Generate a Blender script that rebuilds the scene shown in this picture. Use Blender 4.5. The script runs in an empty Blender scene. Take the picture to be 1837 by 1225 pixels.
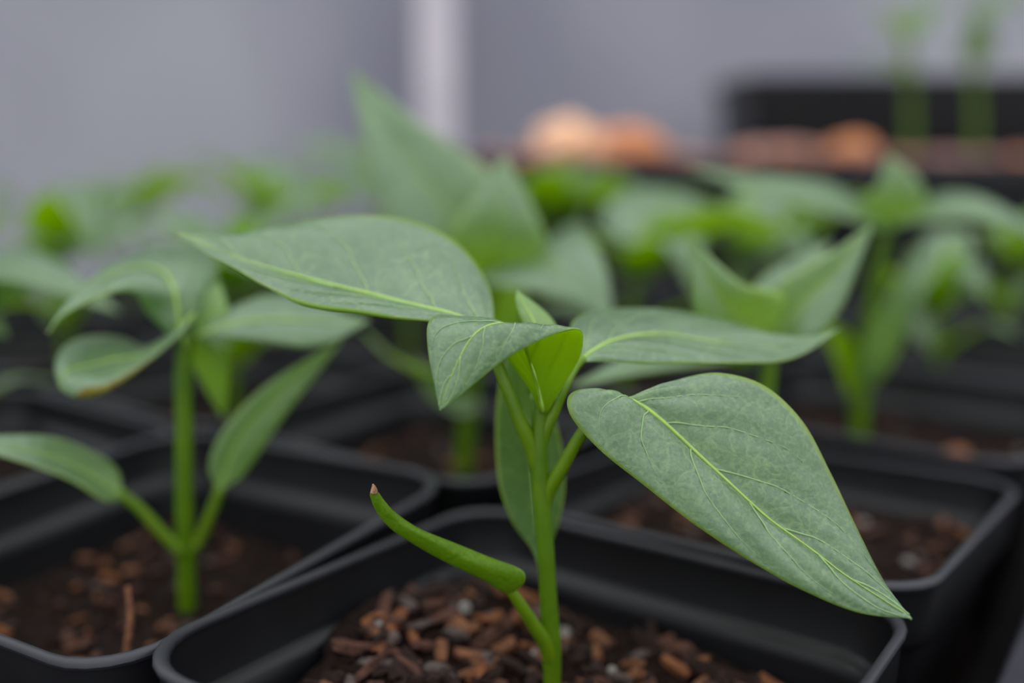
import bpy, bmesh, math, random
from mathutils import Vector, Matrix, noise

S = 0.001                                   # everything below is laid out in millimetres
rnd = random.Random(7)
scn = bpy.context.scene
COL = scn.collection

# ------------------------------------------------------------------ camera
PITCH = math.radians(11.73)
CAMZ = 165.0
FPX = 1786.0
cam_d = bpy.data.cameras.new('camera'); cam = bpy.data.objects.new('camera', cam_d); COL.objects.link(cam)
cam.location = (0, 0, CAMZ * S)
cam.rotation_euler = (math.pi / 2 - PITCH, 0, 0)
cam_d.sensor_width = 36.0
cam_d.lens = FPX * 36.0 / 1837.0
cam_d.clip_start = 0.005; cam_d.clip_end = 20
cam_d.dof.use_dof = True
cam_d.dof.focus_distance = 0.158
cam_d.dof.aperture_fstop = 4.2
scn.camera = cam

# ------------------------------------------------------------------ overcast sky
wd = bpy.data.worlds.new('overcast'); scn.world = wd; wd.use_nodes = True
nt = wd.node_tree; nt.nodes.clear()
tc = nt.nodes.new('ShaderNodeTexCoord'); sp = nt.nodes.new('ShaderNodeSeparateXYZ')
mr = nt.nodes.new('ShaderNodeMapRange'); mr.inputs['From Min'].default_value = 0.0; mr.inputs['From Max'].default_value = 1.0
mr.inputs['To Min'].default_value = 0.31; mr.inputs['To Max'].default_value = 1.0
bg = nt.nodes.new('ShaderNodeBackground'); bg.inputs['Color'].default_value = (0.92, 0.95, 1.0, 1)
mu = nt.nodes.new('ShaderNodeMath'); mu.operation = 'MULTIPLY'; mu.inputs[1].default_value = 2.65
ow = nt.nodes.new('ShaderNodeOutputWorld')
nt.links.new(tc.outputs['Generated'], sp.inputs[0]); nt.links.new(sp.outputs['Z'], mr.inputs['Value'])
nt.links.new(mr.outputs[0], mu.inputs[0]); nt.links.new(mu.outputs[0], bg.inputs['Strength']); nt.links.new(bg.outputs[0], ow.inputs[0])
scn.view_settings.view_transform = 'Standard'; scn.view_settings.look = 'None'
scn.view_settings.gamma = 1.0; scn.view_settings.use_curve_mapping = False
scn.view_settings.exposure = 0.0
scn.cycles.use_denoising = True
scn.cycles.max_bounces = 10; scn.cycles.transmission_bounces = 8; scn.cycles.diffuse_bounces = 6

# ------------------------------------------------------------------ materials
def srgb(r, g, b):
    f = lambda c: (c / 255 / 12.92) if c / 255 <= .04045 else ((c / 255 + .055) / 1.055) ** 2.4
    return (f(r), f(g), f(b), 1)
class NT:
    def __init__(s, name):
        s.m = bpy.data.materials.new(name); s.m.use_nodes = True; s.t = s.m.node_tree; s.t.nodes.clear()
        s.out = s.n('ShaderNodeOutputMaterial')
    def n(s, typ, **kw):
        x = s.t.nodes.new(typ)
        for k, v in kw.items(): setattr(x, k, v)
        return x
    def l(s, a, b): s.t.links.new(a, b)
    def noise(s, scale, detail=3, vec=None, rough=.55):
        x = s.n('ShaderNodeTexNoise'); x.inputs['Scale'].default_value = scale; x.inputs['Detail'].default_value = detail
        x.inputs['Roughness'].default_value = rough
        if vec is not None: s.l(vec, x.inputs['Vector'])
        return x
    def ramp(s, src, stops):
        x = s.n('ShaderNodeValToRGB'); e = x.color_ramp.elements
        while len(e) < len(stops): e.new(.5)
        for q, (p, c) in zip(e, stops): q.position = p; q.color = c
        s.l(src, x.inputs[0]); return x
    def mix(s, fac, a, b, blend='MIX'):
        x = s.n('ShaderNodeMix', data_type='RGBA', blend_type=blend)
        for sock, v in ((x.inputs[0], fac), (x.inputs[6], a), (x.inputs[7], b)):
            if hasattr(v, 'is_output'): s.l(v, sock)
            else: sock.default_value = v
        return x.outputs[2]
    def math(s, op, a, b=0.0, c=None, clamp=False):
        x = s.n('ShaderNodeMath', operation=op); x.use_clamp = clamp
        for i, v in enumerate((a, b, c)):
            if v is None: continue
            if hasattr(v, 'is_output'): s.l(v, x.inputs[i])
            else: x.inputs[i].default_value = v
        return x.outputs[0]

def leaf_mat(name, top, dark, vein, trans, spec_rough, tfac, wax=.5):
    n = NT(name)
    uv = n.n('ShaderNodeUVMap'); sep = n.n('ShaderNodeSeparateXYZ'); n.l(uv.outputs[0], sep.inputs[0])
    co = n.n('ShaderNodeTexCoord')
    big = n.noise(70, 3, co.outputs['Object']); fine = n.noise(1500, 5, co.outputs['Object'], .65)
    # fine net of tertiary veins
    vo = n.n('ShaderNodeTexVoronoi', feature='DISTANCE_TO_EDGE'); vo.inputs['Scale'].default_value = 260
    wob = n.noise(300, 2, co.outputs['Object'])
    wv = n.n('ShaderNodeVectorMath', operation='SCALE'); n.l(wob.outputs['Color'], wv.inputs[0]); wv.inputs['Scale'].default_value = .0035
    av = n.n('ShaderNodeVectorMath', operation='ADD'); n.l(co.outputs['Object'], av.inputs[0]); n.l(wv.outputs[0], av.inputs[1])
    n.l(av.outputs[0], vo.inputs['Vector'])
    net = n.ramp(vo.outputs['Distance'], [(0.0, (1, 1, 1, 1)), (.07, (0, 0, 0, 1))])
    patch = n.ramp(n.noise(150, 2, co.outputs['Object']).outputs[0], [(.42, (0, 0, 0, 1)), (.6, (1, 1, 1, 1))])
    netf = n.math('MULTIPLY', net.outputs[0], n.math('MULTIPLY', patch.outputs[0], .38))
    base = n.mix(n.ramp(big.outputs[0], [(.35, (0, 0, 0, 1)), (.65, (1, 1, 1, 1))]).outputs[0], top, dark)
    base = n.mix(n.math('MULTIPLY', n.math('SUBTRACT', fine.outputs[0], .46, clamp=True), 2.2), base, vein)
    spk = n.ramp(n.noise(2600, 3, co.outputs['Object'], .7).outputs[0], [(.36, (1, 1, 1, 1)), (.52, (0, 0, 0, 1))])
    base = n.mix(n.math('MULTIPLY', spk.outputs[0], .45), base, tuple(c * .62 for c in dark[:3]) + (1,))
    base = n.mix(netf, base, vein)
    va = n.math('ABSOLUTE', sep.outputs['Y'])
    margin = n.ramp(va, [(.0, (0, 0, 0, 1)), (.935, (0, 0, 0, 1)), (.975, (1, 1, 1, 1))])
    base = n.mix(n.math('MULTIPLY', margin.outputs[0], .62), base, srgb(150, 176, 62))
    bas = n.ramp(sep.outputs['X'], [(0.0, (1, 1, 1, 1)), (.16, (0, 0, 0, 1))])      # yellower towards the leaf stalk
    base = n.mix(n.math('MULTIPLY', bas.outputs[0], .55), base, vein)
    bmp = n.n('ShaderNodeBump'); bmp.inputs['Strength'].default_value = .6; bmp.inputs['Distance'].default_value = .00025
    n.l(n.math('ADD', n.math('MULTIPLY', vo.outputs['Distance'], 1.5), n.math('MULTIPLY', fine.outputs[0], .6)), bmp.inputs['Height'])
    p = n.n('ShaderNodeBsdfPrincipled'); n.l(base, p.inputs['Base Color']); n.l(bmp.outputs[0], p.inputs['Normal'])
    p.inputs['Roughness'].default_value = spec_rough; p.inputs['Specular IOR Level'].default_value = wax
    t = n.n('ShaderNodeBsdfTranslucent'); t.inputs['Color'].default_value = trans
    ms = n.n('ShaderNodeMixShader'); ms.inputs[0].default_value = tfac
    n.l(p.outputs[0], ms.inputs[1]); n.l(t.outputs[0], ms.inputs[2]); n.l(ms.outputs[0], n.out.inputs[0])
    return n.m
def plain(name, c, rough=.5, spec=.5, c2=None, scale=200, bump=0, sss=0):
    n = NT(name); p = n.n('ShaderNodeBsdfPrincipled')
    p.inputs['Roughness'].default_value = rough; p.inputs['Specular IOR Level'].default_value = spec
    co = n.n('ShaderNodeTexCoord'); nz = n.noise(scale, 4, co.outputs['Object'])
    if c2: n.l(n.mix(n.ramp(nz.outputs[0], [(.35, (0, 0, 0, 1)), (.65, (1, 1, 1, 1))]).outputs[0], c, c2), p.inputs['Base Color'])
    else: p.inputs['Base Color'].default_value = c
    if bump:
        b = n.n('ShaderNodeBump'); b.inputs['Strength'].default_value = bump; b.inputs['Distance'].default_value = .0005
        n.l(nz.outputs[0], b.inputs['Height']); n.l(b.outputs[0], p.inputs['Normal'])
    if sss:
        p.inputs['Subsurface Weight'].default_value = sss; p.inputs['Subsurface Scale'].default_value = .002
        p.inputs['Subsurface Radius'].default_value = (.5, 1, .1)
    n.l(p.outputs[0], n.out.inputs[0]); return n.m

VEIN = srgb(176, 205, 92)
M = {}
M['leaf_top'] = leaf_mat('leaf_top', srgb(106, 134, 104), srgb(84, 113, 85), srgb(152, 178, 122), srgb(175, 215, 10), .32, .40, 1.0)
M['leaf_under'] = leaf_mat('leaf_under', srgb(112, 142, 16), srgb(100, 132, 12), srgb(128, 160, 40), srgb(228, 246, 6), .6, .78, .2)
M['young_top'] = leaf_mat('young_top', srgb(136, 168, 104), srgb(124, 158, 94), srgb(166, 194, 118), srgb(160, 215, 30), .42, .45, .6)
M['seed_top_shaded'] = leaf_mat('seed_leaf_top_shaded', srgb(62, 96, 42), srgb(50, 84, 34), srgb(110, 140, 70), srgb(170, 205, 10), .5, .30, .3)  # shading of the back seed leaf put into a darker green
M['vein'] = plain('vein', srgb(148, 178, 84), .45, .4, srgb(132, 166, 80), 600, 0, .2)
M['side_vein'] = plain('side_vein', srgb(132, 162, 104), .45, .4, srgb(114, 146, 98), 900)
M['stem'] = plain('stem', srgb(86, 118, 6), .42, .35, srgb(74, 108, 5), 160, .12, .35)
M['petiole'] = plain('petiole', srgb(96, 126, 8), .42, .35, srgb(84, 116, 6), 200, .1, .35)
M['cotyledon'] = leaf_mat('cotyledon', srgb(92, 128, 8), srgb(82, 118, 6), srgb(118, 150, 36), srgb(170, 205, 10), .45, .34, .3)
M['olive'] = plain('olive_edge', srgb(104, 106, 12), .6, .3, srgb(84, 66, 14), 300)
M['dry'] = plain('dry_tip', srgb(176, 140, 112), .8, .2, srgb(120, 84, 60), 1500, .5)
M['pot'] = plain('pot_plastic', (.0050, .0050, .0060, 1), .36, .27, (.0075, .0075, .0090, 1), 60, .05)
M['rim'] = plain('rim_plastic_highlit', (.013, .013, .0175, 1), .42, .42, (.019, .0185, .0245, 1), 90, .08)  # same plastic as the pot, with the rims' bluish highlight put into its colour
M['soil'] = plain('soil', srgb(17, 12, 10), .95, .1, srgb(34, 23, 19), 500, .8)
M['crumb'] = plain('crumb', srgb(20, 15, 13), .95, .1, srgb(46, 30, 23), 700, .8)
M['bark'] = [plain('bark_dark', srgb(44, 28, 22), .85, .2, srgb(30, 20, 16), 900, .6),
             plain('bark_red', srgb(84, 54, 42), .8, .2, srgb(56, 36, 29), 900, .6),
             plain('bark_tan', srgb(116, 78, 52), .8, .2, srgb(84, 52, 36), 900, .6),
             plain('bark_orange', srgb(122, 76, 44), .8, .2, srgb(90, 54, 34), 900, .6),
             plain('bark_grey', srgb(84, 72, 68), .8, .2, srgb(60, 51, 48), 900, .6)]
M['perlite'] = plain('perlite', srgb(150, 146, 142), .8, .2, srgb(110, 106, 102), 1200, .6)
M['chip_pale'] = plain('chip_pale', srgb(240, 192, 158), .85, .2, srgb(228, 170, 128), 60, .4)
M['chip_orange'] = plain('chip_orange', srgb(218, 150, 106), .85, .2, srgb(192, 122, 80), 80, .4)
M['chip_pink'] = plain('chip_pink', srgb(172, 136, 126), .85, .2, srgb(150, 112, 102), 60, .4)
M['mulch'] = plain('mulch', srgb(124, 98, 96), .95, .1, srgb(150, 118, 112), 60, .6)
M['post'] = plain('post_paint', srgb(214, 206, 212), .6, .3, srgb(198, 190, 198), 12, .05)
M['bench'] = plain('bench_board', srgb(40, 38, 38), .85, .2, srgb(30, 29, 30), 30, .2)
n = NT('wall_sheet'); co = n.n('ShaderNodeTexCoord')
w1 = n.noise(2.6, 2, co.outputs['Object'])
c = n.mix(n.ramp(w1.outputs[0], [(.35, (0, 0, 0, 1)), (.66, (1, 1, 1, 1))]).outputs[0], srgb(144, 142, 155), srgb(176, 175, 181))
p = n.n('ShaderNodeBsdfPrincipled'); p.inputs['Roughness'].default_value = .6; p.inputs['Specular IOR Level'].default_value = .3
n.l(c, p.inputs['Base Color'])
t = n.n('ShaderNodeBsdfTranslucent'); t.inputs['Color'].default_value = srgb(190, 190, 198)
ms = n.n('ShaderNodeMixShader'); ms.inputs[0].default_value = .25
n.l(p.outputs[0], ms.inputs[1]); n.l(t.outputs[0], ms.inputs[2]); n.l(ms.outputs[0], n.out.inputs[0]); M['wall'] = n.m

# ------------------------------------------------------------------ helpers
def P(px, py, Y):
    """world point (mm) seen at pixel px,py whose distance along the ground from the camera is Y mm"""
    x = (px - 918.5) / FPX; y = -(py - 612.5) / FPX
    d = Vector((x, math.cos(PITCH) + y * math.sin(PITCH), -math.sin(PITCH) + y * math.cos(PITCH)))
    return Vector((0, 0, CAMZ)) + d * (Y / d.y)
def link(o, parent=None):
    COL.objects.link(o)
    if parent is not None: o.parent = parent
    return o
def tag(o, label=None, cat=None, group=None, kind=None):
    if label: o['label'] = label
    if cat: o['category'] = cat
    if group: o['group'] = group
    if kind: o['kind'] = kind
    return o
def empty(name, loc):
    e = bpy.data.objects.new(name, None); e.location = Vector(loc) * S; e.empty_display_size = .01
    return link(e)
def mesh_obj(name, verts, faces, mats, parent=None, origin=(0, 0, 0), smooth=True, uvs=None):
    """verts in mm, world; stored relative to origin (mm)"""
    me = bpy.data.meshes.new(name); o0 = Vector(origin)
    me.from_pydata([(Vector(v) - o0) * S for v in verts], [], faces)
    for m in (mats if isinstance(mats, (list, tuple)) else [mats]): me.materials.append(m)
    if smooth: me.polygons.foreach_set('use_smooth', [True] * len(me.polygons))
    if uvs:
        ul = me.uv_layers.new(name='UVMap')
        for lp in me.loops: ul.data[lp.index].uv = uvs[lp.vertex_index]
    me.update()
    return link(bpy.data.objects.new(name, me), parent)
def cr(p0, p1, p2, p3, t):
    return .5 * ((2 * p1) + (p2 - p0) * t + (2 * p0 - 5 * p1 + 4 * p2 - p3) * t * t + (3 * p1 - p0 - 3 * p2 + p3) * t ** 3)
def spline(pts, u):
    n = len(pts) - 1; f = min(max(u, 0), 1) * n; i = min(int(f), n - 1); t = f - i
    a = pts[i - 1] if i > 0 else 2 * pts[0] - pts[1]
    d = pts[i + 2] if i + 2 <= n else 2 * pts[n] - pts[n - 1]
    return cr(a, pts[i], pts[i + 1], d, t)
def tube_data(pts, rad, k=10, n=None, squash=1.0):
    """pts: list of Vector, rad: list of radii; smooth tapered tube"""
    n = n or max(8, 6 * (len(pts) - 1)); V = []; F = []
    prev = None
    for i in range(n + 1):
        u = i / n; c = spline(pts, u); tg = (spline(pts, min(u + .01, 1)) - spline(pts, max(u - .01, 0))).normalized()
        f = u * (len(rad) - 1); j = min(int(f), len(rad) - 2); r = rad[j] + (rad[j + 1] - rad[j]) * (f - j)
        if prev is None:
            prev = tg.orthogonal().normalized()
        prev = (prev - tg * prev.dot(tg)).normalized(); q = tg.cross(prev)
        for a in range(k):
            th = 2 * math.pi * a / k
            V.append(c + prev * math.cos(th) * r + q * math.sin(th) * r * squash)
    for i in range(n):
        for a in range(k):
            b = (a + 1) % k; F.append((i * k + a, i * k + b, (i + 1) * k + b, (i + 1) * k + a))
    F.append(tuple(range(k))[::-1]); F.append(tuple(n * k + a for a in range(k)))
    return V, F
def tube(name, pts, rad, mat, parent, origin, k=10, n=None):
    V, F = tube_data(pts, rad, k, n); return mesh_obj(name, V, F, mat, parent, origin)

HINT = Vector((0, -.6, .8))
def leaf(parent, origin, rows, mats, name='leaf', bulge=.06, puff=.35, hint=HINT, hu=.6, nu=44, nv=10, nside=5, veins=True, thick=.34, wav=.0, vr=.5, mlift=0.0):
    """rows: base to tip, each (edge, midrib, edge) as Vectors in mm. A blade with thickness, arched halves and puffed fields between the veins."""
    A = [r[0] for r in rows]; B = [r[1] for r in rows]; C = [r[2] for r in rows]
    def raw(u, v):
        a, b, c = spline(A, u), spline(B, u), spline(C, u)
        e = a if v < 0 else c; w = abs(v)
        return b + (e - b) * w
    def nrm(u, v):
        v = max(-.9, min(.9, v)); u = max(.02, min(.97, u))
        du = raw(min(u + .012, 1), v) - raw(u - .012, v); dv = raw(u, v + .05) - raw(u, v - .05)
        n = dv.cross(du); return n.normalized() if n.length > 1e-9 else Vector((0, 0, 1))
    sg = 1 if nrm(hu, 0.0).dot(hint) > 0 else -1
    wid = max((a - c).length for a, c in zip(A, C)) / 2
    def surf(u, v, lift=0.0):
        w = abs(v); n = nrm(u, v) * sg
        h = bulge * wid * (w * (1 - w) * 4) * min(1, u * 8) * min(1, (1 - u) * 5)
        ph = (u - .30 * w - .10 * w * w) * (nside + .6) - (.12 if v < 0 else .57)
        pf = puff * (abs(math.sin(math.pi * ph)) ** .8 - .45) * min(1, w * 4) * (1 - w ** 3) * min(1, u * 7) * min(1, (1 - u) * 4)
        gr = -.45 * puff * math.exp(-(w / .07) ** 2) * min(1, (1 - u) * 3)
        wv = wav * math.sin(u * 19 + (2.0 if v > 0 else 0)) * w ** 3
        return raw(u, v) + n * (h + pf + gr + wv + lift)
    V = []; UV = []; F = []
    nvt = 2 * nv + 1
    for i in range(nu + 1):
        u = i / nu
        for j in range(nvt):
            v = -1 + 2 * j / (2 * nv); V.append(surf(u, v)); UV.append((u, v))
    for i in range(nu):
        for j in range(nvt - 1):
            q = (i * nvt + j, i * nvt + j + 1, (i + 1) * nvt + j + 1, (i + 1) * nvt + j)
            F.append(q if sg > 0 else q[::-1])
    o = mesh_obj(name, V, F, mats, parent, origin, True, UV)
    # quad winding above gives du x dv order; make sure the top face is the upper side
    me = o.data; pc = me.polygons[int(hu * nu) * (nvt - 1) + nv]
    if pc.normal.dot(nrm(hu, 0) * sg) < 0: me.flip_normals()
    sm = o.modifiers.new('thickness', 'SOLIDIFY'); sm.thickness = thick * S; sm.offset = -1; sm.material_offset = 1; sm.material_offset_rim = 0
    if veins:
        mid = [surf(.005 + .965 * k / 16, 0, max(0, vr - .27) + mlift) for k in range(17)]
        tube('midrib', mid, [vr, vr * .9, vr * .7, vr * .5, vr * .3, vr * .16], M['vein'], o, origin, 8, 40).location = (0, 0, 0)
        if veins == 'all':
            for s in (-1, 1):
                for k in range(nside):
                    u0 = (k + .12 + (.0 if s < 0 else .45)) / (nside + .6)
                    if u0 > .84: continue
                    pts = []
                    L = .86 - .1 * (k % 2)
                    for q in range(9):
                        w = L * q / 8
                        pts.append(surf(min(u0 + .30 * w + .10 * w * w + .004 * math.sin(q * 2.1 + k * 1.7 + s), .98), s * max(w, .012), .11))
                    tube('side_vein', pts, [vr * .40, vr * .32, vr * .24, vr * .08], M['side_vein'], o, origin, 6, 22)
    return o
def rowsP(lst):
    return [tuple(P(*q) for q in (r if len(r) == 3 and isinstance(r[0], tuple) else (r, r, r))) for r in lst]
def prof(u):
    # ovate leaf outline with a drawn-out tip
    return (math.sin(math.pi * u ** .62) ** .85) * (1 - .25 * u) * 1.12 if 0 < u < 1 else 0.0
def rowsM(mid, w, roll=0, cup=.12, up=Vector((0, -.25, 1)), nr=11):
    """rows of a leaf from a midrib (list of Vector), a width and a roll about the midrib"""
    R = []
    for i in range(nr):
        u = i / (nr - 1); m = spline(mid, u); t = (spline(mid, min(u + .03, 1)) - spline(mid, max(u - .03, 0))).normalized()
        s = t.cross(up)
        s = s.normalized() if s.length > .15 else t.cross(Vector((0, 1, .2))).normalized()
        s = Matrix.Rotation(math.radians(roll), 3, t) @ s; n = s.cross(t)
        h = w / 2 * max(prof(u), .015)
        R.append((m - s * h + n * h * cup, m, m + s * h + n * h * cup))
    return R
LM = lambda: [M['leaf_top'], M['leaf_under']]

# ------------------------------------------------------------------ the setting
def box_data(x0, x1, y0, y1, z0, z1):
    V = [(x, y, z) for z in (z0, z1) for x, y in ((x0, y0), (x1, y0), (x1, y1), (x0, y1))]
    F = [(3, 2, 1, 0), (4, 5, 6, 7), (0, 1, 5, 4), (1, 2, 6, 5), (2, 3, 7, 6), (3, 0, 4, 7)]
    return V, F
def bevel(o, w, seg=2):
    b = o.modifiers.new('bevel', 'BEVEL'); b.width = w * S; b.segments = seg; return o
# grey greenhouse sheet behind the bench: gently rippled, 4 mm thick
V = []; F = []; nx, nz = 60, 24
for i in range(nz + 1):
    for j in range(nx + 1):
        x = -1400 + 2800 * j / nx; z = -200 + 1300 * i / nz
        V.append((x, 1090 + 5 * math.sin(x * .013) + 6 * noise.noise(Vector((x * .004, z * .003, 1))), z))
for i in range(nz):
    for j in range(nx):
        a = i * (nx + 1) + j; F.append((a, a + 1, a + nx + 2, a + nx + 1))
wall = mesh_obj('wall_back', V, F, M['wall']); tag(wall, 'grey translucent greenhouse sheet behind the bench', kind='structure')
wall.modifiers.new('thickness', 'SOLIDIFY').thickness = 4 * S
V, F = box_data(-1000, 1000, -60, 1060, -40, 0)
tag(bevel(mesh_obj('bench_top', V, F, M['bench'], smooth=False), 3), 'dark bench top under the rows of seedling pots', 'bench', kind='structure')
# painted post
V, F = box_data(-91, -54, 990, 1025, 0, 900)
post = empty('support_post', (-72, 1008, 0))
bevel(mesh_obj('post_shaft', V, F, M['post'], post, (-72, 1008, 0), False), 4, 3)
V, F = box_data(-100, -45, 982, 1033, 0, 14)
bevel(mesh_obj('base_plate', V, F, M['post'], post, (-72, 1008, 0), False), 3, 2)
tag(post, 'pale upright post in front of the grey greenhouse sheet', 'post')

# ------------------------------------------------------------------ pots
def rsq(half, r, z, n=7):
    """rounded square loop"""
    L = []
    for cx, cy, a0 in ((1, 1, 0), (-1, 1, 90), (-1, -1, 180), (1, -1, 270)):
        for k in range(n):
            a = math.radians(a0 + 90 * k / (n - 1))
            L.append(((half - r) * cx + r * math.cos(a), (half - r) * cy + r * math.sin(a), z))
    return L
def loft(loops, close_last=True, close_first=False):
    V = []; F = []; k = len(loops[0])
    for L in loops: V += L
    for i in range(len(loops) - 1):
        for a in range(k):
            b = (a + 1) % k; F.append((i * k + a, i * k + b, (i + 1) * k + b, (i + 1) * k + a))
    if close_last: F.append(tuple((len(loops) - 1) * k + a for a in range(k)))
    if close_first: F.append(tuple(range(k))[::-1])
    return V, F
PW = 95.0; PH = 85.0
def pot_meshes():
    h = PW / 2; r = 13.0
    # body: from under the lip, collar, shoulder ledge, tapered wall, floor; outside then inside
    o = [(h - .6, r, PH - 1.4), (h - 1.0, r, PH - 12.5), (h - 1.3, r, PH - 14), (h - 3.2, r - 1, PH - 14.6), (h - 3.6, r - 1, PH - 16), (h - 14.5, r - 3, 2), (h - 16, r - 4, 0)]
    i = [(h - 16.2, r - 4, 1.2), (h - 5.2, r - 2, PH - 15.5), (h - 4.7, r - 1.5, PH - 13.0), (h - 4.0, r - 1.2, PH - 12.3), (h - 2.7, r - .6, PH - 11.8), (h - 2.2, r - .5, PH - 10.8), (h - 1.5, r, PH - 1.4)]
    V1, F1 = loft([rsq(*q) for q in o], True); k0 = len(V1)
    V2, F2 = loft([rsq(*q) for q in i], False, True)
    V = V1 + V2; F = [tuple(reversed(f)) for f in F1] + [tuple(x + k0 for x in reversed(f)) for f in F2]
    body = (V, F)
    # rolled lip
    lp = []
    for q in range(12):
        a = 2 * math.pi * q / 12; lp.append((h - .95 + .92 * math.cos(a), r, PH - 1.1 + 1.1 * math.sin(a)))
    loops = [rsq(*q) for q in lp]; loops.append(loops[0])
    return body, loft(loops, False)
(bV, bF), (rV, rF) = pot_meshes()
def mk_mesh(name, V, F, mat):
    me = bpy.data.meshes.new(name); me.from_pydata([Vector(v) * S for v in V], [], F); me.materials.append(mat)
    bm = bmesh.new(); bm.from_mesh(me); bmesh.ops.recalc_face_normals(bm, faces=bm.faces); bm.to_mesh(me); bm.free()
    me.polygons.foreach_set('use_smooth', [True] * len(me.polygons)); me.update(); return me
POT_BODY = mk_mesh('pot_body', bV, bF, M['pot']); POT_RIM = mk_mesh('pot_rim', rV, rF, M['rim'])

# chip shapes: splinters and flakes
def chip_mesh(seed, lx, ly, lz, mat):
    r = random.Random(seed); V = []; F = []
    ns = 4
    for i in range(ns):
        t = i / (ns - 1) - .5; k = .55 + .45 * math.cos(t * 2.4) + r.uniform(-.12, .12)
        for a in range(5):
            th = 2 * math.pi * a / 5 + r.uniform(-.25, .25)
            V.append((t * lx + r.uniform(-.06, .06) * lx, math.cos(th) * ly / 2 * k, math.sin(th) * lz / 2 * k + .12 * lz * math.sin(t * 4)))
    for i in range(ns - 1):
        for a in range(5):
            b = (a + 1) % 5; F.append((i * 5 + a, i * 5 + b, (i + 1) * 5 + b, (i + 1) * 5 + a))
    F.append((4, 3, 2, 1, 0)); F.append(tuple(15 + a for a in range(5)))
    me = bpy.data.meshes.new('chip'); me.from_pydata([Vector(v) * S for v in V], [], F); me.materials.append(mat); me.update(); return me
CHIPS = []
for mi, wgt in ((0, 6), (1, 6), (2, 3), (3, 2), (4, 2)):
    for k in range(4):
        m_ = chip_mesh(mi * 10 + k, (5.5, 4, 8, 3.2)[k], (2.6, 2.4, 2.2, 2.4)[k], (1.4, 1.6, 1.3, 1.8)[k], M['bark'][mi])
        CHIPS += [m_] * wgt
PERL = [chip_mesh(90 + k, 2.2, 2.0, 1.9, M['perlite']) for k in range(2)]

def soil_h(x, y, seed):
    return 2.0 * noise.noise(Vector((x * .045, y * .045, seed))) + 1.1 * noise.noise(Vector((x * .16, y * .16, seed + 5))) + .5 * noise.noise(Vector((x * .5, y * .5, seed + 9)))
def make_soil(pos, yaw, zr, depth, seed, nchip, ncrumb, label, hump=None, ngrid=44, back=False):
    """soil fill: root empty > surface; chips lie on it as parts"""
    e = empty('potting_soil', (pos[0], pos[1], 2.0)); e.rotation_euler.z = -yaw
    half = PW / 2 - 5.8 - max(0, depth - 15) * .14; zz = zr - depth - 2.0
    r = random.Random(seed)
    def H(x, y):
        q = soil_h(x, y, seed)
        if hump: q += hump[2] * math.exp(-((x - hump[0]) ** 2 + (y - hump[1]) ** 2) / 2 / hump[3] ** 2)
        return zz + q
    V = []; F = []; N = ngrid
    for i in range(N + 1):
        for j in range(N + 1):
            x = -half + 2 * half * j / N; y = -half + 2 * half * i / N
            # keep the corners inside the rounded pot
            cx = max(0, abs(x) - (half - 9)); cy = max(0, abs(y) - (half - 9)); d = math.hypot(cx, cy)
            if d > 9:
                x -= math.copysign(cx - cx * 9 / d, x); y -= math.copysign(cy - cy * 9 / d, y)
            z = H(x, y); k = 1 + min(max((z + 2.0 - (zr - 13.5)) / 2.0, 0), 1) * 3.2 / half       # where it heaps over the ledge it reaches the collar
            V.append((x * k, y * k, z))
    for i in range(N):
        for j in range(N):
            a = i * (N + 1) + j; F.append((a, a + 1, a + N + 2, a + N + 1))
    # skirt down into the pot so the fill is a solid plug
    ring = [j for j in range(N + 1)] + [i * (N + 1) + N for i in range(1, N + 1)] + [N * (N + 1) + j for j in range(N - 1, -1, -1)] + [i * (N + 1) for i in range(N - 1, 0, -1)]
    k0 = len(V)
    for q in ring: V.append((V[q][0] * .80, V[q][1] * .80, 0))
    for a in range(len(ring)):
        b = (a + 1) % len(ring); F.append((ring[a], k0 + a, k0 + b, ring[b]))
    F.append(tuple(k0 + a for a in range(len(ring))))
    mesh_obj('soil_fill', V, F, M['soil'], e, smooth=True)
    # loose crumbs, too small to pick apart
    V = []; F = []
    for _ in range(ncrumb):
        x, y = r.uniform(-half, half) * .95, r.uniform(-half, half) * .95; s = r.uniform(.35, 1.1); z = H(x, y) + s * .2
        R = Matrix.Rotation(r.uniform(0, 6.3), 3, Vector((r.uniform(-1, 1), r.uniform(-1, 1), r.uniform(-1, 1))).normalized())
        k = len(V)
        for v in ((1, 0, 0), (-1, 0, 0), (0, .8, 0), (0, -.8, 0), (0, 0, .7), (0, 0, -.7)):
            V.append(Vector((x, y, z)) + R @ (Vector(v) * s * r.uniform(.7, 1.2)))
        F += [(k + a, k + b, k + c) for a, b, c in ((0, 2, 4), (2, 1, 4), (1, 3, 4), (3, 0, 4), (2, 0, 5), (1, 2, 5), (3, 1, 5), (0, 3, 5))]
    o = mesh_obj('soil_crumbs', V, F, M['crumb'], e, smooth=False); o['kind'] = 'stuff'
    for q in range(nchip):
        x, y = r.uniform(-half, half) * .93, r.uniform(-half, half) * .93
        if back and -x * .57 + y * .82 < -6 and r.random() < .85: x, y = -x, -y      # most loose flakes lie towards the far corner
        pl = r.random() < .05
        me = r.choice(PERL) if pl else r.choice(CHIPS); s = r.uniform(.7, 1.55) if back else r.uniform(.55, 1.3)
        o = bpy.data.objects.new('perlite_grain' if pl else 'bark_chip', me); link(o, e)
        o.location = Vector((x, y, H(x, y) + .85 * s)) * S; o.scale = (s, s, s)
        o.rotation_euler = (r.uniform(-.5, .5), r.uniform(-.5, .5), r.uniform(0, 6.3))
    tag(e, label, 'soil', 'soil fills of the seedling pots', 'stuff')
    return e
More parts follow.
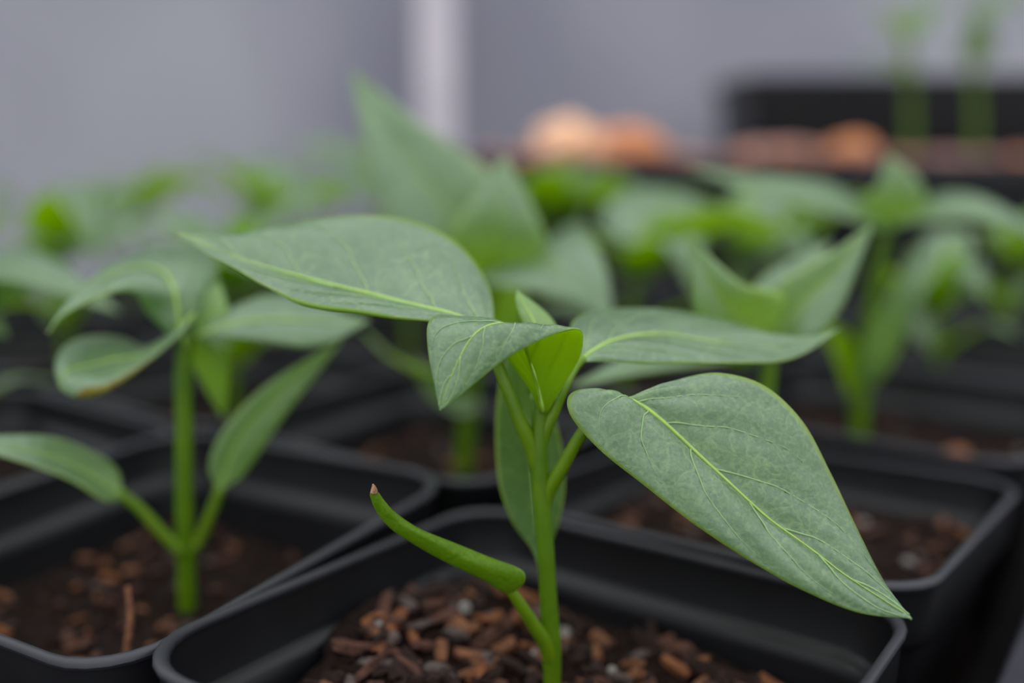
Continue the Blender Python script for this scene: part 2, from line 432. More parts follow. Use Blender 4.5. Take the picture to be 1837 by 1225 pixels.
def make_pot(pos, yaw, zs, label, group='square black seedling pots', warp=None):
    e = empty('seedling_pot', (pos[0], pos[1], 0)); e.rotation_euler.z = -yaw
    for nm, me in (('pot_body', POT_BODY), ('pot_rim', POT_RIM)):
        if warp:                                   # soft pot pulled slightly out of square, its rim not quite level
            me = me.copy()
            for v in me.vertices:
                x, y, z = v.co; v.co = (x * warp[0] / PW, y * warp[1] / PW, z * (zs + (warp[2] * x + warp[3] * y) / (PH * S)))
            me.update()
        o = link(bpy.data.objects.new(nm, me), e)
        if not warp: o.scale.z = zs
    tag(e, label, 'pot', group); return e

YAW = math.radians(35.5)
ga = Vector((math.sin(YAW), math.cos(YAW))); gb = Vector((math.cos(YAW), -math.sin(YAW)))
FP = Vector((4, 146)); SPC = 98.5
def grid(i, j): return FP + ga * SPC * i + gb * SPC * j
POTS = [  # key, centre, yaw, height factor, soil depth, chips, crumbs, pot label, soil label, hump, warp (widths, rim slopes)
    ('front', Vector((5.8, 150.9)), 34.6, 1.007, 20.5, 300, 3200, 'nearest black square pot with rounded rim, holding the sharp seedling in the middle', 'coarse dark potting mix with bark flakes and white grains in the nearest pot', (-47, 6, 12, 19), (97.2, 94.0, .0105, -.05)),
    ('left', Vector((-77.2, 201.2)), 30.8, 1.006, 23, 120, 900, 'black square pot on the left holding the seedling with two spread seed leaves', 'dark brown potting mix at the foot of the left seedling', None, (94.6, 96.4, .028, .031)),
    ('right', Vector((60.5, 226.5)), 37.2, .964, 15, 170, 900, 'black square pot at right behind the big sharp leaf, next to the nearest pot', 'reddish potting mix in the pot behind the big sharp leaf', None, (98.0, 93.0, .042, -.061)),
    ('back', Vector((-20, 285)), 35.0, 1.0, 21, 50, 250, 'black square pot behind the middle, holding the seedling with the tall upright leaf', 'dark potting mix round the blurred stem behind the middle', None, None),
    ('far_right', grid(2, 0) + Vector((2, 1)), 35.5, .97, 17, 40, 200, 'black square pot behind the right pot, holding the tall many-leaved seedling', 'potting mix in the pot behind the right pot, under the tall seedling', None, None),
]
NP = {}
for (key, c, yw, zs, dep, nc, ncr, lb, sl, hump, warp) in POTS:
    y = math.radians(yw); make_pot(c, y, zs, lb, warp=warp)
    make_soil(c, y, PH * zs, dep, len(NP) * 13 + 3, nc, ncr, sl, hump, 60 if key == 'front' else 36, key == 'front')
    NP[key] = (c, y, PH * zs - dep)
REST = [(0, -2), (1, -2), (1, -3), (2, -1), (2, -2), (2, -3), (2, -4), (3, 0), (3, -1), (3, -2), (3, -3), (3, -4), (4, 0), (4, -1), (4, -2), (1, -4)]
BGP = {}
ORD = ('first', 'second', 'third', 'fourth', 'fifth')
ROWN = {0: 'in the row from the nearest pot', -1: 'in the row from the left pot', -2: 'in the next row left of the left pot', -3: 'in the second row left of the left pot', -4: 'in the leftmost row'}
def place(i, j): return ORD[i] + ' away ' + ROWN[j]
for (i, j) in REST:
    c = grid(i, j) + Vector((rnd.uniform(-1, 1), rnd.uniform(-1, 1))); y = YAW + math.radians(rnd.uniform(-.8, .8)); zs = rnd.uniform(.975, 1.01)
    make_pot(c, y, zs, 'blurred black square pot, ' + place(i, j))
    dep = rnd.uniform(16, 22)
    make_soil(c, y, PH * zs, dep, 200 + i * 10 - j, 14, 60, 'blurred dark potting mix in the pot ' + place(i, j), None, 16)
    BGP[(i, j)] = (c, PH * zs - dep)

# black carrier tray whose wide lip runs past the right-hand side of the pots
def tray():
    e = empty('carrier_tray', (FP.x, FP.y, 0)); e.rotation_euler.z = -YAW
    # local frame: x along b, y along a
    x0, x1, y0, y1 = 57.0, 150.0, -110.0, 330.0; zt = 66.0
    V, F = box_data(x0, x0 + 8.5, y0, y1, zt - 2.5, zt)
    bevel(mesh_obj('tray_lip', V, F, M['rim'], e, smooth=False), 1.0)
    V, F = box_data(x0 + 6.5, x0 + 8.5, y0, y1, 2, zt - 2.4); mesh_obj('tray_wall', V, F, M['pot'], e, smooth=False)
    V, F = box_data(x0 + 6.5, x1, y0, y1, 0, 2.0); mesh_obj('tray_floor', V, F, M['pot'], e, smooth=False)
    V, F = box_data(x1 - 2, x1, y0, y1, 2, zt - 2.4); mesh_obj('tray_wall', V, F, M['pot'], e, smooth=False)
    V, F = box_data(x1 - 2, x1 + 6.5, y0, y1, zt - 2.5, zt); bevel(mesh_obj('tray_lip', V, F, M['rim'], e, smooth=False), 1.0)
    tag(e, 'black plastic tray whose wide lip shows at the lower right corner', 'tray')
tray()

# ------------------------------------------------------------------ trough of bark, big planter behind it
def trough():
    x0, x1, y0, y1, zt = -34, 520, 655, 800, 149
    e = empty('planter_trough', ((x0 + x1) / 2, (y0 + y1) / 2, 0)); O = ((x0 + x1) / 2, (y0 + y1) / 2, 0)
    def rect(a, z, r=10):
        L = []
        for sx, sy, a0 in ((1, 1, 0), (-1, 1, 90), (-1, -1, 180), (1, -1, 270)):
            for k in range(5):
                t = math.radians(a0 + 90 * k / 4); L.append((O[0] + sx * ((x1 - x0) / 2 - a - r) + r * math.cos(t), O[1] + sy * ((y1 - y0) / 2 - a - r) + r * math.sin(t), z))
        return L
    V, F = loft([rect(a, z) for a, z in ((9, 0), (2, zt - 14), (2, zt - 2), (5, zt - 2), (5, zt - 14), (11, 3))], True, True)
    mesh_obj('trough_body', V, F, M['pot'], e, O, False)
    V, F = loft([rect(a, z) for a, z in ((0, zt - 9), (0, zt), (6, zt), (6, zt - 9), (0, zt - 9))], False)
    mesh_obj('trough_rim', V, F, M['rim'], e, O, False)
    tag(e, 'long black planter trough across the right background, filled with bark', 'planter')
    # mulch fill
    m = empty('bark_mulch', (O[0], O[1], 3.2)); V = []; F = []; NX, NY = 70, 18
    for i in range(NY + 1):
        for j in range(NX + 1):
            x = x0 + 13 + (x1 - x0 - 26) * j / NX; y = y0 + 13 + (y1 - y0 - 26) * i / NY
            V.append((x, y, zt - 3 + 5 * noise.noise(Vector((x * .03, y * .03, 2)))))
    for i in range(NY):
        for j in range(NX):
            a = i * (NX + 1) + j; F.append((a, a + 1, a + NX + 2, a + NX + 1))
    mesh_obj('mulch_fill', V, F, M['mulch'], m, (O[0], O[1], 3.2))
    r = random.Random(5); kinds = [chip_mesh(300 + k, 1, .62, .4, mt) for k, mt in enumerate((M['chip_pink'], M['chip_orange'], M['chip_pink'], M['mulch']))]
    for q in range(120):
        x, y = r.uniform(x0 + 16, x1 - 16), r.uniform(y0 + 16, y1 - 16); s = r.uniform(9, 19)
        o = link(bpy.data.objects.new('bark_chip', r.choice(kinds)), m); o.scale = (s, s, s)
        o.location = (Vector((x, y, zt + 0.5)) - Vector((O[0], O[1], 3.2))) * S; o.rotation_euler = (r.uniform(-.3, .3), r.uniform(-.3, .3), r.uniform(0, 6.3))
    tag(m, 'pinkish bark mulch filling the black trough in the background', 'mulch', kind='stuff')
    # the large pale lumps
    def lump(px, py, Y, sx, sy, sz, mat, label, seed):
        c = P(px, py, Y); bm = bmesh.new(); bmesh.ops.create_icosphere(bm, subdivisions=3, radius=1)
        for v in bm.verts:
            k = 1 + .28 * noise.noise(v.co * 1.6 + Vector((seed, 0, 0))) + .1 * noise.noise(v.co * 5)
            v.co = Vector((v.co.x * sx * k, v.co.y * sy * k, max(v.co.z, -.45) * sz * k)) * S
        me = bpy.data.meshes.new('bark_lump'); bm.to_mesh(me); bm.free(); me.materials.append(mat)
        o = link(bpy.data.objects.new('bark_lump', me)); o.location = Vector((c.x, Y, zt + 4 + sz * .3)) * S
        tag(o, label, 'bark', 'bark lumps on the trough')
    lump(1022, 240, 700, 26, 18, 17, M['chip_pale'], 'tallest pale orange bark lump on the trough, left of the two joined', 1)
    lump(1122, 240, 704, 27, 18, 13, M['chip_orange'], 'pale orange bark lump on the trough, right of the two joined', 7)
    lump(1530, 250, 690, 17, 13, 8, M['chip_orange'], 'small orange bark lump in front of the big black planter', 3)
    lump(1400, 262, 690, 34, 14, 5, M['chip_pink'], 'low pinkish bark piece between the orange lumps', 11)
trough()
def big_planter():
    c = P(1570, 240, 905); O = (c.x, 905, 0); e = empty('big_planter', O); zt = 212
    def rect(h, d, z, r=14):
        L = []
        for sx, sy, a0 in ((1, 1, 0), (-1, 1, 90), (-1, -1, 180), (1, -1, 270)):
            for k in range(5):
                t = math.radians(a0 + 90 * k / 4); L.append((O[0] + sx * (h - r) + r * math.cos(t), O[1] + sy * (d - r) + r * math.sin(t), z))
        return L
    V, F = loft([rect(h, d, z) for h, d, z in ((112, 62, 0), (128, 76, zt - 18), (128, 76, zt - 2), (124, 72, zt - 2), (123, 71, zt - 18), (109, 59, 4))], True, True)
    mesh_obj('planter_body', V, F, M['pot'], e, O, False)
    V, F = loft([rect(h, d, z) for h, d, z in ((131, 79, zt - 14), (132, 80, zt), (123, 71, zt), (123, 71, zt - 10), (131, 79, zt - 14))], False)
    mesh_obj('planter_rim', V, F, M['pot'], e, O, False)
    V, F = loft([rect(h, d, z) for h, d, z in ((110, 60, 5), (121, 69, zt - 24))], True, True); mesh_obj('soil_fill', V, F, M['soil'], e, O, False)
    tag(e, 'big black planter standing behind the bark trough at upper right', 'planter')
big_planter()

# ------------------------------------------------------------------ the sharp seedling in front
def seedling(base, label):
    e = empty('pepper_seedling', base); tag(e, label, 'seedling', 'pepper seedlings'); return e
zF = NP['front'][2]
bF_ = P(991, 1240, 161); base = Vector((bF_.x, bF_.y, zF - 3))
e = seedling(base, 'sharp pepper seedling in the nearest pot with the big leaf hanging right')
O = base
stem_pts = [base, P(991, 1235, 161), P(989, 1165, 161), P(983, 1060, 161), P(977, 960, 161), P(970, 870, 161), P(967, 800, 161), P(971, 735, 161), P(976, 700, 161)]
tube('stem', stem_pts, [1.45, 1.45, 1.75, 1.5, 1.5, 1.5, 1.55, 1.3, .9], M['stem'], e, O, 16, 60)
def petiole(par, pts, r0, r1, O, name='petiole'): return tube(name, [P(*q) for q in pts], [r0, (r0 + r1) / 2 * .92, r1], M['petiole'], par, O, 12, 24)

R1 = rowsP([((1092, 704, 163.5), (1122, 713, 163), (1150, 706, 164.5)), ((1048, 697, 161), (1140, 720, 162), (1185, 694, 166)), ((1019, 712, 159), (1165, 735, 161), (1232, 676, 167.5)),
    ((1026, 750, 157), (1202, 766, 159.5), (1295, 669, 168.5)), ((1077, 808, 154.5), (1252, 813, 158), (1372, 692, 167.5)), ((1152, 868, 152), (1312, 868, 155.5), (1440, 756, 165)),
    ((1242, 938, 149.5), (1378, 928, 153), (1490, 848, 161)), ((1340, 1003, 147), (1448, 978, 150), (1534, 940, 156.5)), ((1438, 1058, 144.5), (1515, 1030, 147), (1578, 1028, 151.5)),
    ((1540, 1099, 142), (1582, 1074, 144), (1611, 1078, 146)), (1637, 1110, 141)])
def squeeze(rows, y0, k):
    C0 = Vector((0, 0, CAMZ)); return [tuple(C0 + (v - C0) * ((y0 + (v.y - y0) * k) / v.y) for v in r) for r in rows]
R1 = squeeze(squeeze(R1, 156, .72), 0, .97)
lf = leaf(e, O, R1, LM(), veins='all', nside=5, nu=64, nv=14, puff=.8, bulge=.07, vr=.44)
tag(lf, 'big sharp leaf hanging to the right')
petiole(e, [(972, 915, 161.3), (984, 880, 161), (1010, 836, 159.5), (1042, 780, 158), (1085, 728, 157.2), (1124, 716, 156.6)], 1.5, .8, O)

LL = rowsP([((884, 592, 164), (870, 600, 164), (856, 594, 163)), ((887, 562, 169), (850, 582, 165), (826, 584, 162)), ((880, 520, 175), (800, 563, 167), (770, 575, 162)), ((856, 474, 180), (740, 549, 169), (708, 568, 161.5)),
    ((815, 431, 184), (672, 531, 171), (640, 557, 162)), ((757, 401, 187), (605, 515, 173), (577, 550, 163.5)), ((690, 387, 188), (545, 499, 175), (520, 534, 166)), ((620, 386, 188), (485, 483, 177), (468, 508, 169)),
    ((540, 398, 187.5), (430, 465, 179), (422, 482, 173)), ((460, 413, 187), (385, 447, 181), (376, 459, 177)), ((390, 421, 186), (348, 431, 183), (345, 437, 181)), (311, 419, 184)])
lf = leaf(e, O, LL, LM(), veins='all', nside=5, nu=60, nv=14, puff=.5, bulge=.05, vr=.5, mlift=.22)
tag(lf, 'broad leaf reaching to the left')
tube('rolled_edge', [P(480, 514, 168.5), P(530, 540, 165.5), P(580, 552, 163.8), P(640, 559, 162.3), P(710, 570, 161.8), P(765, 576, 162.2)], [.08, .4, .5, .4, .08], M['stem'], lf, O, 8, 30)
petiole(e, [(967, 842, 161.3), (955, 804, 160.8), (934, 757, 160), (906, 688, 160), (882, 628, 161.5), (868, 602, 164)], 1.5, .85, O)

FL = rowsP([((979, 742, 160), (975, 740, 159.5), (971, 742, 160)), ((1012, 690, 160.5), (965, 692, 159), (948, 692, 162)), ((1040, 640, 159.5), (953, 652, 158.5), (920, 655, 164)), ((1046, 600, 157), (940, 614, 156.5), (896, 615, 166)), ((1034, 588, 154), (922, 589, 153.5), (868, 586, 166)),
    ((1002, 597, 151), (900, 578, 150), (836, 573, 163)), ((962, 614, 148), (872, 584, 147), (805, 566, 158)), ((925, 634, 145.5), (847, 603, 144.5), (780, 565, 153)), ((890, 657, 143.5), (827, 636, 142.5), (766, 588, 149)),
    ((850, 690, 141.5), (811, 672, 141), (769, 640, 145)), ((819, 716, 140), (799, 706, 139.7), (779, 690, 141.5)), (789, 736, 139)])
FL = squeeze(FL, 158, .62)
lf = leaf(e, O, FL, LM(), veins='all', nside=5, nu=60, nv=12, puff=.42, bulge=.05, vr=.31, hu=.75)
tag(lf, 'small leaf arching over towards the viewer')

RB = rowsP([((1040, 640, 167), (1043, 645, 166.5), (1050, 648, 166)), ((1024, 605, 170), (1060, 631, 168), (1075, 649, 166.5)), ((1028, 576, 177), (1090, 614, 171), (1120, 650, 167.5)), ((1065, 558, 184), (1132, 602, 175), (1175, 651, 168.5)), ((1130, 552, 189), (1185, 598, 179), (1237, 651, 170.5)),
    ((1210, 556, 192), (1245, 606, 182), (1298, 651, 173)), ((1285, 572, 193), (1308, 617, 184), (1352, 650, 176)), ((1352, 590, 192), (1368, 623, 186), (1402, 647, 179.5)), ((1412, 602, 191), (1422, 620, 187), (1440, 635, 183)),
    ((1465, 602, 190), (1466, 609, 188.5), (1475, 614, 187)), (1507, 588, 189)])
lf = leaf(e, O, RB, LM(), veins='all', nside=5, nu=54, nv=12, puff=.5, bulge=.06, vr=.42)
tag(lf, 'narrow leaf pointing to the right with upturned tip')
petiole(e, [(968, 800, 161.3), (978, 770, 161), (994, 735, 161), (1012, 692, 162), (1030, 660, 165), (1046, 642, 166.8)], 1.4, .8, O)

YL = rowsP([(983, 665, 165), ((950, 610, 168), (970, 615, 167), (1002, 606, 169)), ((932, 566, 170), (956, 575, 169), (994, 576, 171)), ((924, 538, 172), (940, 546, 171), (966, 548, 173)), (927, 520, 173)])
leaf(e, O, YL, [M['young_top'], M['leaf_under']], nu=24, nv=6, puff=.1, vr=.35, hint=Vector((0, -1, .2)))

C1 = squeeze(rowsP([((912, 1066, 153), (909, 1066, 152.6), (905, 1064, 153)), ((930, 1056, 152), (906, 1052, 151), (893, 1057, 152)), ((942, 1040, 151.5), (895, 1034, 149.6), (873, 1044, 151)), ((934, 1021, 151.5), (862, 1016, 148.4), (834, 1025, 150)),
    ((878, 999, 151), (816, 994, 147.6), (785, 1001, 149)), ((814, 973, 149.5), (764, 965, 146.4), (737, 973, 147.6)), ((753, 948, 148), (717, 939, 145), (698, 946, 146)), ((712, 921, 146), (691, 912, 143.6), (675, 917, 144.4)), ((690, 898, 144.5), (677, 893, 143), (665, 894, 143.4)), ((680, 884, 143.5), (671, 881, 142.8), (664, 884, 143)), (670, 877, 143)]), 160, .6)
cm = [M['cotyledon'], M['cotyledon']]
lf = leaf(e, O, C1, cm, name='seed_leaf', veins=False, nu=40, nv=8, puff=.0, bulge=.04, hint=Vector((0, -1, .1)), thick=.8)
tag(lf, 'folded seed leaf curving up to the left')
tube('dry_tip', [P(671, 884, 149.6), P(671, 877, 149.6), P(669, 868, 149.8)], [.62, .5, .12], M['dry'], lf, O, 8, 8)
petiole(e, [(990, 1185, 161), (980, 1155, 160), (958, 1122, 158.8), (936, 1088, 157.4), (915, 1058, 156.4), (902, 1043, 156.4)], 1.6, .8, O)

C2 = rowsP([((968, 1025, 166), (973, 1025, 166), (978, 1025, 166)), ((953, 985, 169), (970, 985, 169), (986, 985, 170)), ((918, 935, 172), (962, 930, 172.5), (1002, 940, 172)), ((896, 870, 175), (956, 865, 177), (1013, 880, 175)),
    ((890, 800, 178), (950, 790, 181), (1009, 810, 178)), ((892, 730, 181), (942, 720, 185), (992, 745, 181)), ((900, 670, 184), (932, 660, 187), (967, 690, 184)), (915, 612, 188)])
leaf(e, O, C2, [M['seed_top_shaded'], M['leaf_under']], name='seed_leaf', veins=True, nu=36, nv=8, puff=.05, hint=Vector((0, -1, .1)), vr=.35)
petiole(e, [(990, 1150, 162), (982, 1090, 165), (973, 1022, 166.3)], 1.2, .8, O)
# growing tip between the petioles
for dx, hh in ((-9, 46), (10, 60)):
    q = rowsM([P(975, 720, 161), P(976 + dx * .5, 700, 161), P(977 + dx, 720 - hh, 162 - dx * .1)], 4.2, 0, .25, Vector((0, -1, .2)))
    leaf(e, O, q, [M['young_top'], M['leaf_under']], veins=False, nu=16, nv=4, puff=0, hint=Vector((0, -1, .2)))

# ------------------------------------------------------------------ the left seedling
zL = NP['left'][2]; b0 = P(336, 1085, 204); base = Vector((b0.x, b0.y, zL - 3)); O = base
e = seedling(base, 'left pepper seedling with two spread seed leaves and a curled leaf')
tube('stem', [base, P(336, 1080, 204), P(333, 990, 204), P(330, 880, 204), P(330, 760, 204), P(328, 680, 204), P(334, 610, 204), P(342, 575, 204)], [2.05, 2.0, 1.9, 1.85, 1.8, 1.9, 1.8, 1.3], M['stem'], e, O, 14, 50)
# seed leaves
q = rowsM([P(222, 892, 200), P(165, 852, 197), P(90, 818, 193), P(0, 800, 190), P(-90, 792, 188)], 11.5, -8, .15, Vector((0, -.3, 1)))
leaf(e, O, q, LM(), name='seed_leaf', nu=30, nv=6, puff=.05, vr=.35)
petiole(e, [(328, 992, 203), (290, 955, 202), (250, 912, 201), (212, 883, 200)], 1.5, 1.1, O)
q = rowsM([P(393, 880, 206), P(420, 810, 208), P(480, 730, 211), P(550, 665, 214), P(612, 612, 217)], 9.5, 74, .12, Vector((0, -.3, 1)))
leaf(e, O, q, LM(), name='seed_leaf', nu=30, nv=6, puff=.05, vr=.35, hint=Vector((-.4, -1, .3)))
petiole(e, [(338, 992, 204), (358, 965, 205), (378, 920, 205.5), (394, 876, 206)], 1.5, 1.1, O)
# true leaves
q = rowsP([((352, 558, 202), (350, 562, 202), (348, 566, 202)), ((318, 590, 205), (322, 592, 200), (324, 598, 198)), ((285, 615, 207), (285, 622, 199), (290, 628, 196)), ((258, 622, 209), (245, 640, 198), (262, 650, 194)), ((225, 607, 210), (205, 645, 197), (232, 672, 191)),
    ((185, 601, 209), (165, 655, 194), (205, 689, 188)), ((140, 607, 206), (135, 660, 191), (180, 701, 186)), ((108, 628, 200), (115, 672, 188), (155, 710, 185.5)), ((99, 660, 194), (108, 690, 187), (136, 712, 185.5)), (122, 708, 186)])
lf = leaf(e, O, q, LM(), nu=40, nv=10, puff=.2, vr=.45); tag(lf, 'curled leaf with brown spot on its edge')
tube('browned_edge', [P(136, 711, 185.4), P(158, 704, 185.4), P(190, 697, 186.2), P(232, 673, 190.6), P(275, 642, 195)], [.25, 1.15, .8, .45, .1], M['olive'], lf, O, 8, 24)
q = rowsP([((342, 622, 203), (335, 625, 203), (328, 622, 203)), ((352, 580, 205), (322, 585, 201), (292, 590, 203)), ((372, 540, 209), (318, 552, 201), (262, 560, 203)), ((392, 500, 215), (312, 520, 202), (245, 530, 199)), ((385, 465, 222), (295, 490, 206), (222, 522, 197)), ((345, 442, 228), (262, 478, 208), (190, 527, 195)),
    ((290, 442, 229), (222, 484, 208), (160, 540, 194)), ((235, 462, 224), (180, 500, 204), (128, 556, 193)), ((175, 500, 212), (135, 530, 199), (105, 572, 192)), (84, 597, 191)])
leaf(e, O, q, LM(), nu=40, nv=10, puff=.3, vr=.5, hu=.75)
q = rowsP([((352, 600, 205), (350, 606, 205), (352, 612, 205)), ((378, 575, 208), (390, 590, 206), (390, 606, 204)), ((420, 549, 213), (440, 577, 208), (440, 608, 204)), ((475, 530, 217), (495, 573, 209), (495, 616, 204)), ((530, 530, 219), (550, 575, 210), (550, 622, 205)), ((585, 547, 218), (598, 578, 211), (598, 614, 207)), ((628, 566, 215), (632, 578, 212), (632, 595, 210)), (664, 574, 213)])
leaf(e, O, q, LM(), nu=36, nv=10, puff=.3, vr=.5)
q = rowsM([P(360, 600, 206), P(380, 555, 208), P(394, 505, 212)], 8, 30, .2, Vector((0, -1, .2)))
leaf(e, O, q, [M['young_top'], M['leaf_under']], nu=16, nv=4, puff=0, veins=False, hint=Vector((0, -1, .2)))
q = rowsM([P(352, 600, 208), P(372, 640, 214), P(386, 690, 220), P(400, 748, 224)], 11, 20, .1, Vector((0, -1, .2)))
leaf(e, O, q, LM(), nu=20, nv=5, puff=0, veins=False, hint=Vector((0, -1, .2)))

# ------------------------------------------------------------------ blurred seedlings behind, leaf by leaf where the photo shows them
UPV = Vector((0, -.25, 1)); FRV = Vector((0, -1, .35))
def bleaf(e, O, mid, w, roll=0, cup=.12, up=UPV, young=False, nm='leaf'):
    pts = [P(*q) for q in mid]; r = rowsM(pts, w, roll, cup, up)
    a, m, c = r[5]; t = r[6][1] - r[4][1]; hint = (c - a).cross(t)
    return leaf(e, O, r, [M['young_top'] if young else M['leaf_top'], M['leaf_under']], name=nm, nu=22, nv=5, puff=.15, vr=.45, hint=hint, hu=.5)
def bplant(key, zs, spts, r, leaves, label):
    p0 = P(*spts[0]); base = Vector((p0.x, p0.y, zs - 3)); e = seedling(base, label); O = base
    tube('stem', [base] + [P(*q) for q in spts], [r, r, r, r * .9, r * .75], M['stem'], e, O, 10, 26)
    for L in leaves: bleaf(e, O, *L[:2], **(L[2] if len(L) > 2 else {}))
    return e
bplant('right', NP['right'][2], [(1346, 1005, 222), (1358, 850, 222), (1372, 720, 223), (1380, 650, 223), (1386, 600, 223)], 2.0, [
    ([(1386, 606, 223), (1440, 548, 221), (1500, 485, 222), (1566, 402, 228)], 14, dict(roll=58, cup=.25)),
    ([(1384, 606, 223), (1345, 585, 216), (1290, 535, 211), (1236, 425, 214)], 19, dict(roll=-24, up=FRV)),
    ([(1388, 596, 225), (1402, 545, 236), (1430, 495, 246), (1490, 432, 254)], 15, dict(roll=24)),
    ([(1380, 620, 222), (1280, 628, 216), (1150, 655, 209), (1022, 694, 204)], 15, dict(roll=0)),
    ([(1388, 596, 224), (1384, 560, 226), (1370, 530, 228)], 8, dict(up=FRV, young=True)),
], 'blurred pepper seedling in the right pot, its stem behind the big sharp leaf')
bplant('back', NP['back'][2], [(830, 868, 288), (838, 760, 288), (850, 660, 288), (868, 570, 287), (884, 500, 286)], 2.6, [
    ([(884, 500, 286), (815, 400, 284), (725, 280, 288), (632, 128, 298)], 35, dict(roll=8, up=FRV)),
    ([(888, 500, 285), (893, 440, 272), (900, 370, 270), (905, 280, 276)], 27, dict(roll=4, up=FRV)),
    ([(900, 480, 284), (960, 470, 268), (1030, 500, 256), (1100, 575, 248)], 32, dict(roll=4, up=Vector((.2, -.75, .8)))),
    ([(850, 660, 288), (770, 670, 276), (700, 640, 270), (650, 590, 268)], 16, dict(roll=20)),
    ([(845, 700, 288), (815, 720, 284), (770, 690, 280), (740, 640, 278)], 12, dict(roll=-20)),
    ([(880, 500, 287), (905, 570, 300), (912, 640, 306)], 14, dict(up=FRV)),
], 'blurred pepper seedling with a tall upright pointed leaf behind the middle')
bplant('far_right', NP['far_right'][2], [(1540, 795, 318), (1545, 700, 318), (1560, 600, 318), (1578, 480, 317), (1592, 395, 316)], 2.7, [
    ([(1590, 400, 316), (1600, 370, 312), (1608, 330, 310), (1592, 278, 312)], 21, dict(up=FRV)),
    ([(1588, 402, 316), (1500, 365, 310), (1380, 338, 308), (1232, 302, 312)], 20, dict(roll=-2, up=Vector((0, -.5, 1)))),
    ([(1598, 402, 316), (1680, 378, 306), (1780, 385, 298), (1900, 445, 292)], 25, dict(roll=-6, up=Vector((0, -.5, 1)))),
    ([(1552, 700, 318), (1580, 620, 308), (1618, 530, 304), (1640, 430, 306)], 13, dict(roll=20, up=FRV)),
    ([(1545, 690, 318), (1530, 650, 312), (1500, 610, 306), (1462, 580, 302)], 18, dict(roll=-150, up=FRV)),
    ([(1590, 400, 318), (1560, 380, 326), (1500, 370, 334), (1420, 400, 340)], 20, dict(roll=0)),
], 'tall blurred pepper seedling at right with a hanging lower leaf')

# ------------------------------------------------------------------ far seedlings in the back rows
def gplant(key, height, nl, seed, label, lean=(0, 0), size=1.0):
    if label in (GEN, GER): label = 'hazy pepper seedling, ' + place(*key)
    c, zs = BGP[key]; r = random.Random(seed); base = Vector((c.x + r.uniform(-5, 5), c.y + r.uniform(-5, 5), zs - 3)); e = seedling(base, label); O = base
    top = base + Vector((lean[0], lean[1], height))
    tube('stem', [base, base + Vector((lean[0] * .2, 0, height * .4)), base + Vector((lean[0] * .6, lean[1] * .6, height * .75)), top], [2.1, 1.9, 1.7, 1.2], M['stem'], e, O, 8, 14)
    a0 = r.uniform(0, 6.3)
    def add(s, az, ln, rise, droop, w, roll, young=False, nm='leaf'):
        d = Vector((math.cos(az), math.sin(az), 0))
        pts = [s, s + d * ln * .3 + Vector((0, 0, rise * .6)), s + d * ln * .65 + Vector((0, 0, rise)), s + d * ln + Vector((0, 0, rise - droop))]
        q = rowsM(pts, w, roll, .12, Vector((0, 0, 1)))
        leaf(e, O, q, [M['young_top'] if young else M['leaf_top'], M['leaf_under']], name=nm, nu=16, nv=4, puff=.1, vr=.45, hint=Vector((0, 0, 1)), hu=.5)
    for k in range(nl):
        az = a0 + k * 2.4 + r.uniform(-.3, .3)
        add(top - Vector((0, 0, 3 * (nl - k - 1))), az, size * r.uniform(38, 56), r.uniform(6, 22), r.uniform(0, 22), size * r.uniform(20, 28), r.uniform(-25, 25))
    add(top, a0 + 1, 15, 14, 0, 8, 0, True); 
    nd = base + Vector((lean[0] * .2, 0, height * .38))
    for s in (0, 1): add(nd, a0 + 1.2 + s * math.pi, 34, 16, 2, 11, r.uniform(-30, 30), nm='seed_leaf')
GEN = 'hazy pepper seedling among the far rows at left of the tall pointed leaf'
GER = 'hazy pepper seedling among the far rows below the bark trough'
gplant((0, -2), 52, 4, 11, 'blurred seedling at the left picture edge beside the curled leaf', (-8, 6), .9)
gplant((1, -2), 62, 5, 12, 'blurred pepper seedling right behind the left seedling', (6, 0))
gplant((1, -3), 60, 5, 13, GEN); gplant((2, -2), 72, 6, 14, GEN, (4, 0), 1.15); gplant((2, -3), 72, 6, 15, GEN, (0, 0), 1.1); gplant((2, -4), 66, 5, 16, GEN)
gplant((3, -2), 70, 5, 17, GER, (0, 0), 1.1); gplant((3, -3), 80, 6, 18, GEN, (0, 4), 1.15); gplant((3, -4), 70, 5, 19, GEN); gplant((1, -4), 60, 4, 25, GEN)
gplant((2, -1), 62, 5, 20, 'blurred bright green seedling between the tall pointed leaf and the right cluster', (6, 0))
gplant((3, 0), 46, 5, 21, 'small blurred pepper seedling at the right picture edge under the wide leaf', (-4, 0), .7)
gplant((3, -1), 60, 5, 22, GER); gplant((4, 0), 50, 4, 23, GER, (0, 0), .8); gplant((4, -1), 54, 4, 24, GER, (0, 0), .9); gplant((4, -2), 54, 4, 26, GER, (0, 0), .9)
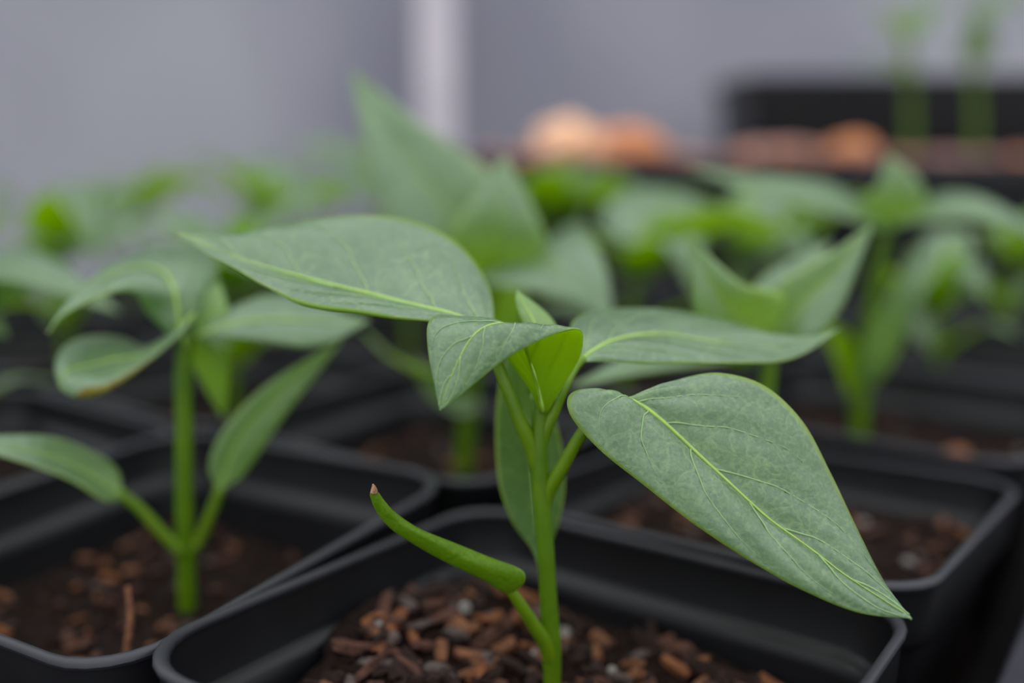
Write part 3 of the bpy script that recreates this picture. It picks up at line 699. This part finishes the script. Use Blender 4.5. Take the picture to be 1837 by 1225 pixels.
e0 = [o for o in COL.objects if o.get('label', '').startswith('blurred seedling at the left picture edge')][0]
bleaf(e0, Vector(e0.location) / S, [(-130, 540, 262), (-60, 490, 257), (50, 488, 252), (215, 560, 246)], 32, roll=-6)
bleaf(e0, Vector(e0.location) / S, [(-130, 545, 262), (-80, 560, 262), (0, 530, 266), (110, 480, 272)], 26, roll=8)
# two tall thin seedlings rising out of the trough
def tplant(x0, Y, pts, leaves, label):
    p0 = P(x0, 262, Y); base = Vector((p0.x, Y, 147)); e = seedling(base, label); O = base
    tube('stem', [base] + [P(*q) for q in pts], [3.2, 3.0, 2.8, 2.2], M['stem'], e, O, 8, 16)
    for L in leaves: bleaf(e, O, *L[:2], **(L[2] if len(L) > 2 else {}))
tplant(1636, 730, [(1634, 200, 730), (1630, 130, 730), (1625, 60, 730)], [
    ([(1632, 135, 730), (1605, 118, 724), (1570, 108, 720), (1530, 128, 718)], 26, dict(roll=5)), ([(1628, 70, 730), (1600, 40, 722), (1560, 0, 718)], 28, {}), ([(1626, 60, 730), (1660, 20, 735), (1690, -10, 738)], 28, {})],
    'thin-stemmed tall seedling rising from the bark in front of the big planter, left one')
tplant(1752, 728, [(1750, 200, 728), (1746, 120, 728), (1744, 20, 728)], [
    ([(1746, 110, 728), (1756, 70, 722), (1762, 10, 718)], 24, dict(up=FRV)), ([(1744, 30, 728), (1800, 0, 735), (1850, -30, 738)], 28, {})],
    'thin-stemmed tall seedling rising from the bark in front of the big planter, right one')
oc = bpy.data.objects.new('bark_chip', chip_mesh(77, 9, 7, 5, M['bark'][3])); link(oc); oc.location = P(1712, 818, 272) * S; oc.rotation_euler = (.2, .1, .5)
tag(oc, 'single orange bark chip lying in the pot behind the right pot', 'bark chip')
# dry straw leaning in the left pot
a, b = P(222, 1172, 168), P(229, 1052, 176)
tag(tube('dry_straw', [a + Vector((0, 0, -2)), (a + b) / 2 + Vector((.8, 0, 0)), b], [.75, .7, .45], M['bark'][2], None, (0, 0, 0), 6, 10), 'thin brown dry straw sticking up from the soil of the left pot', 'straw')
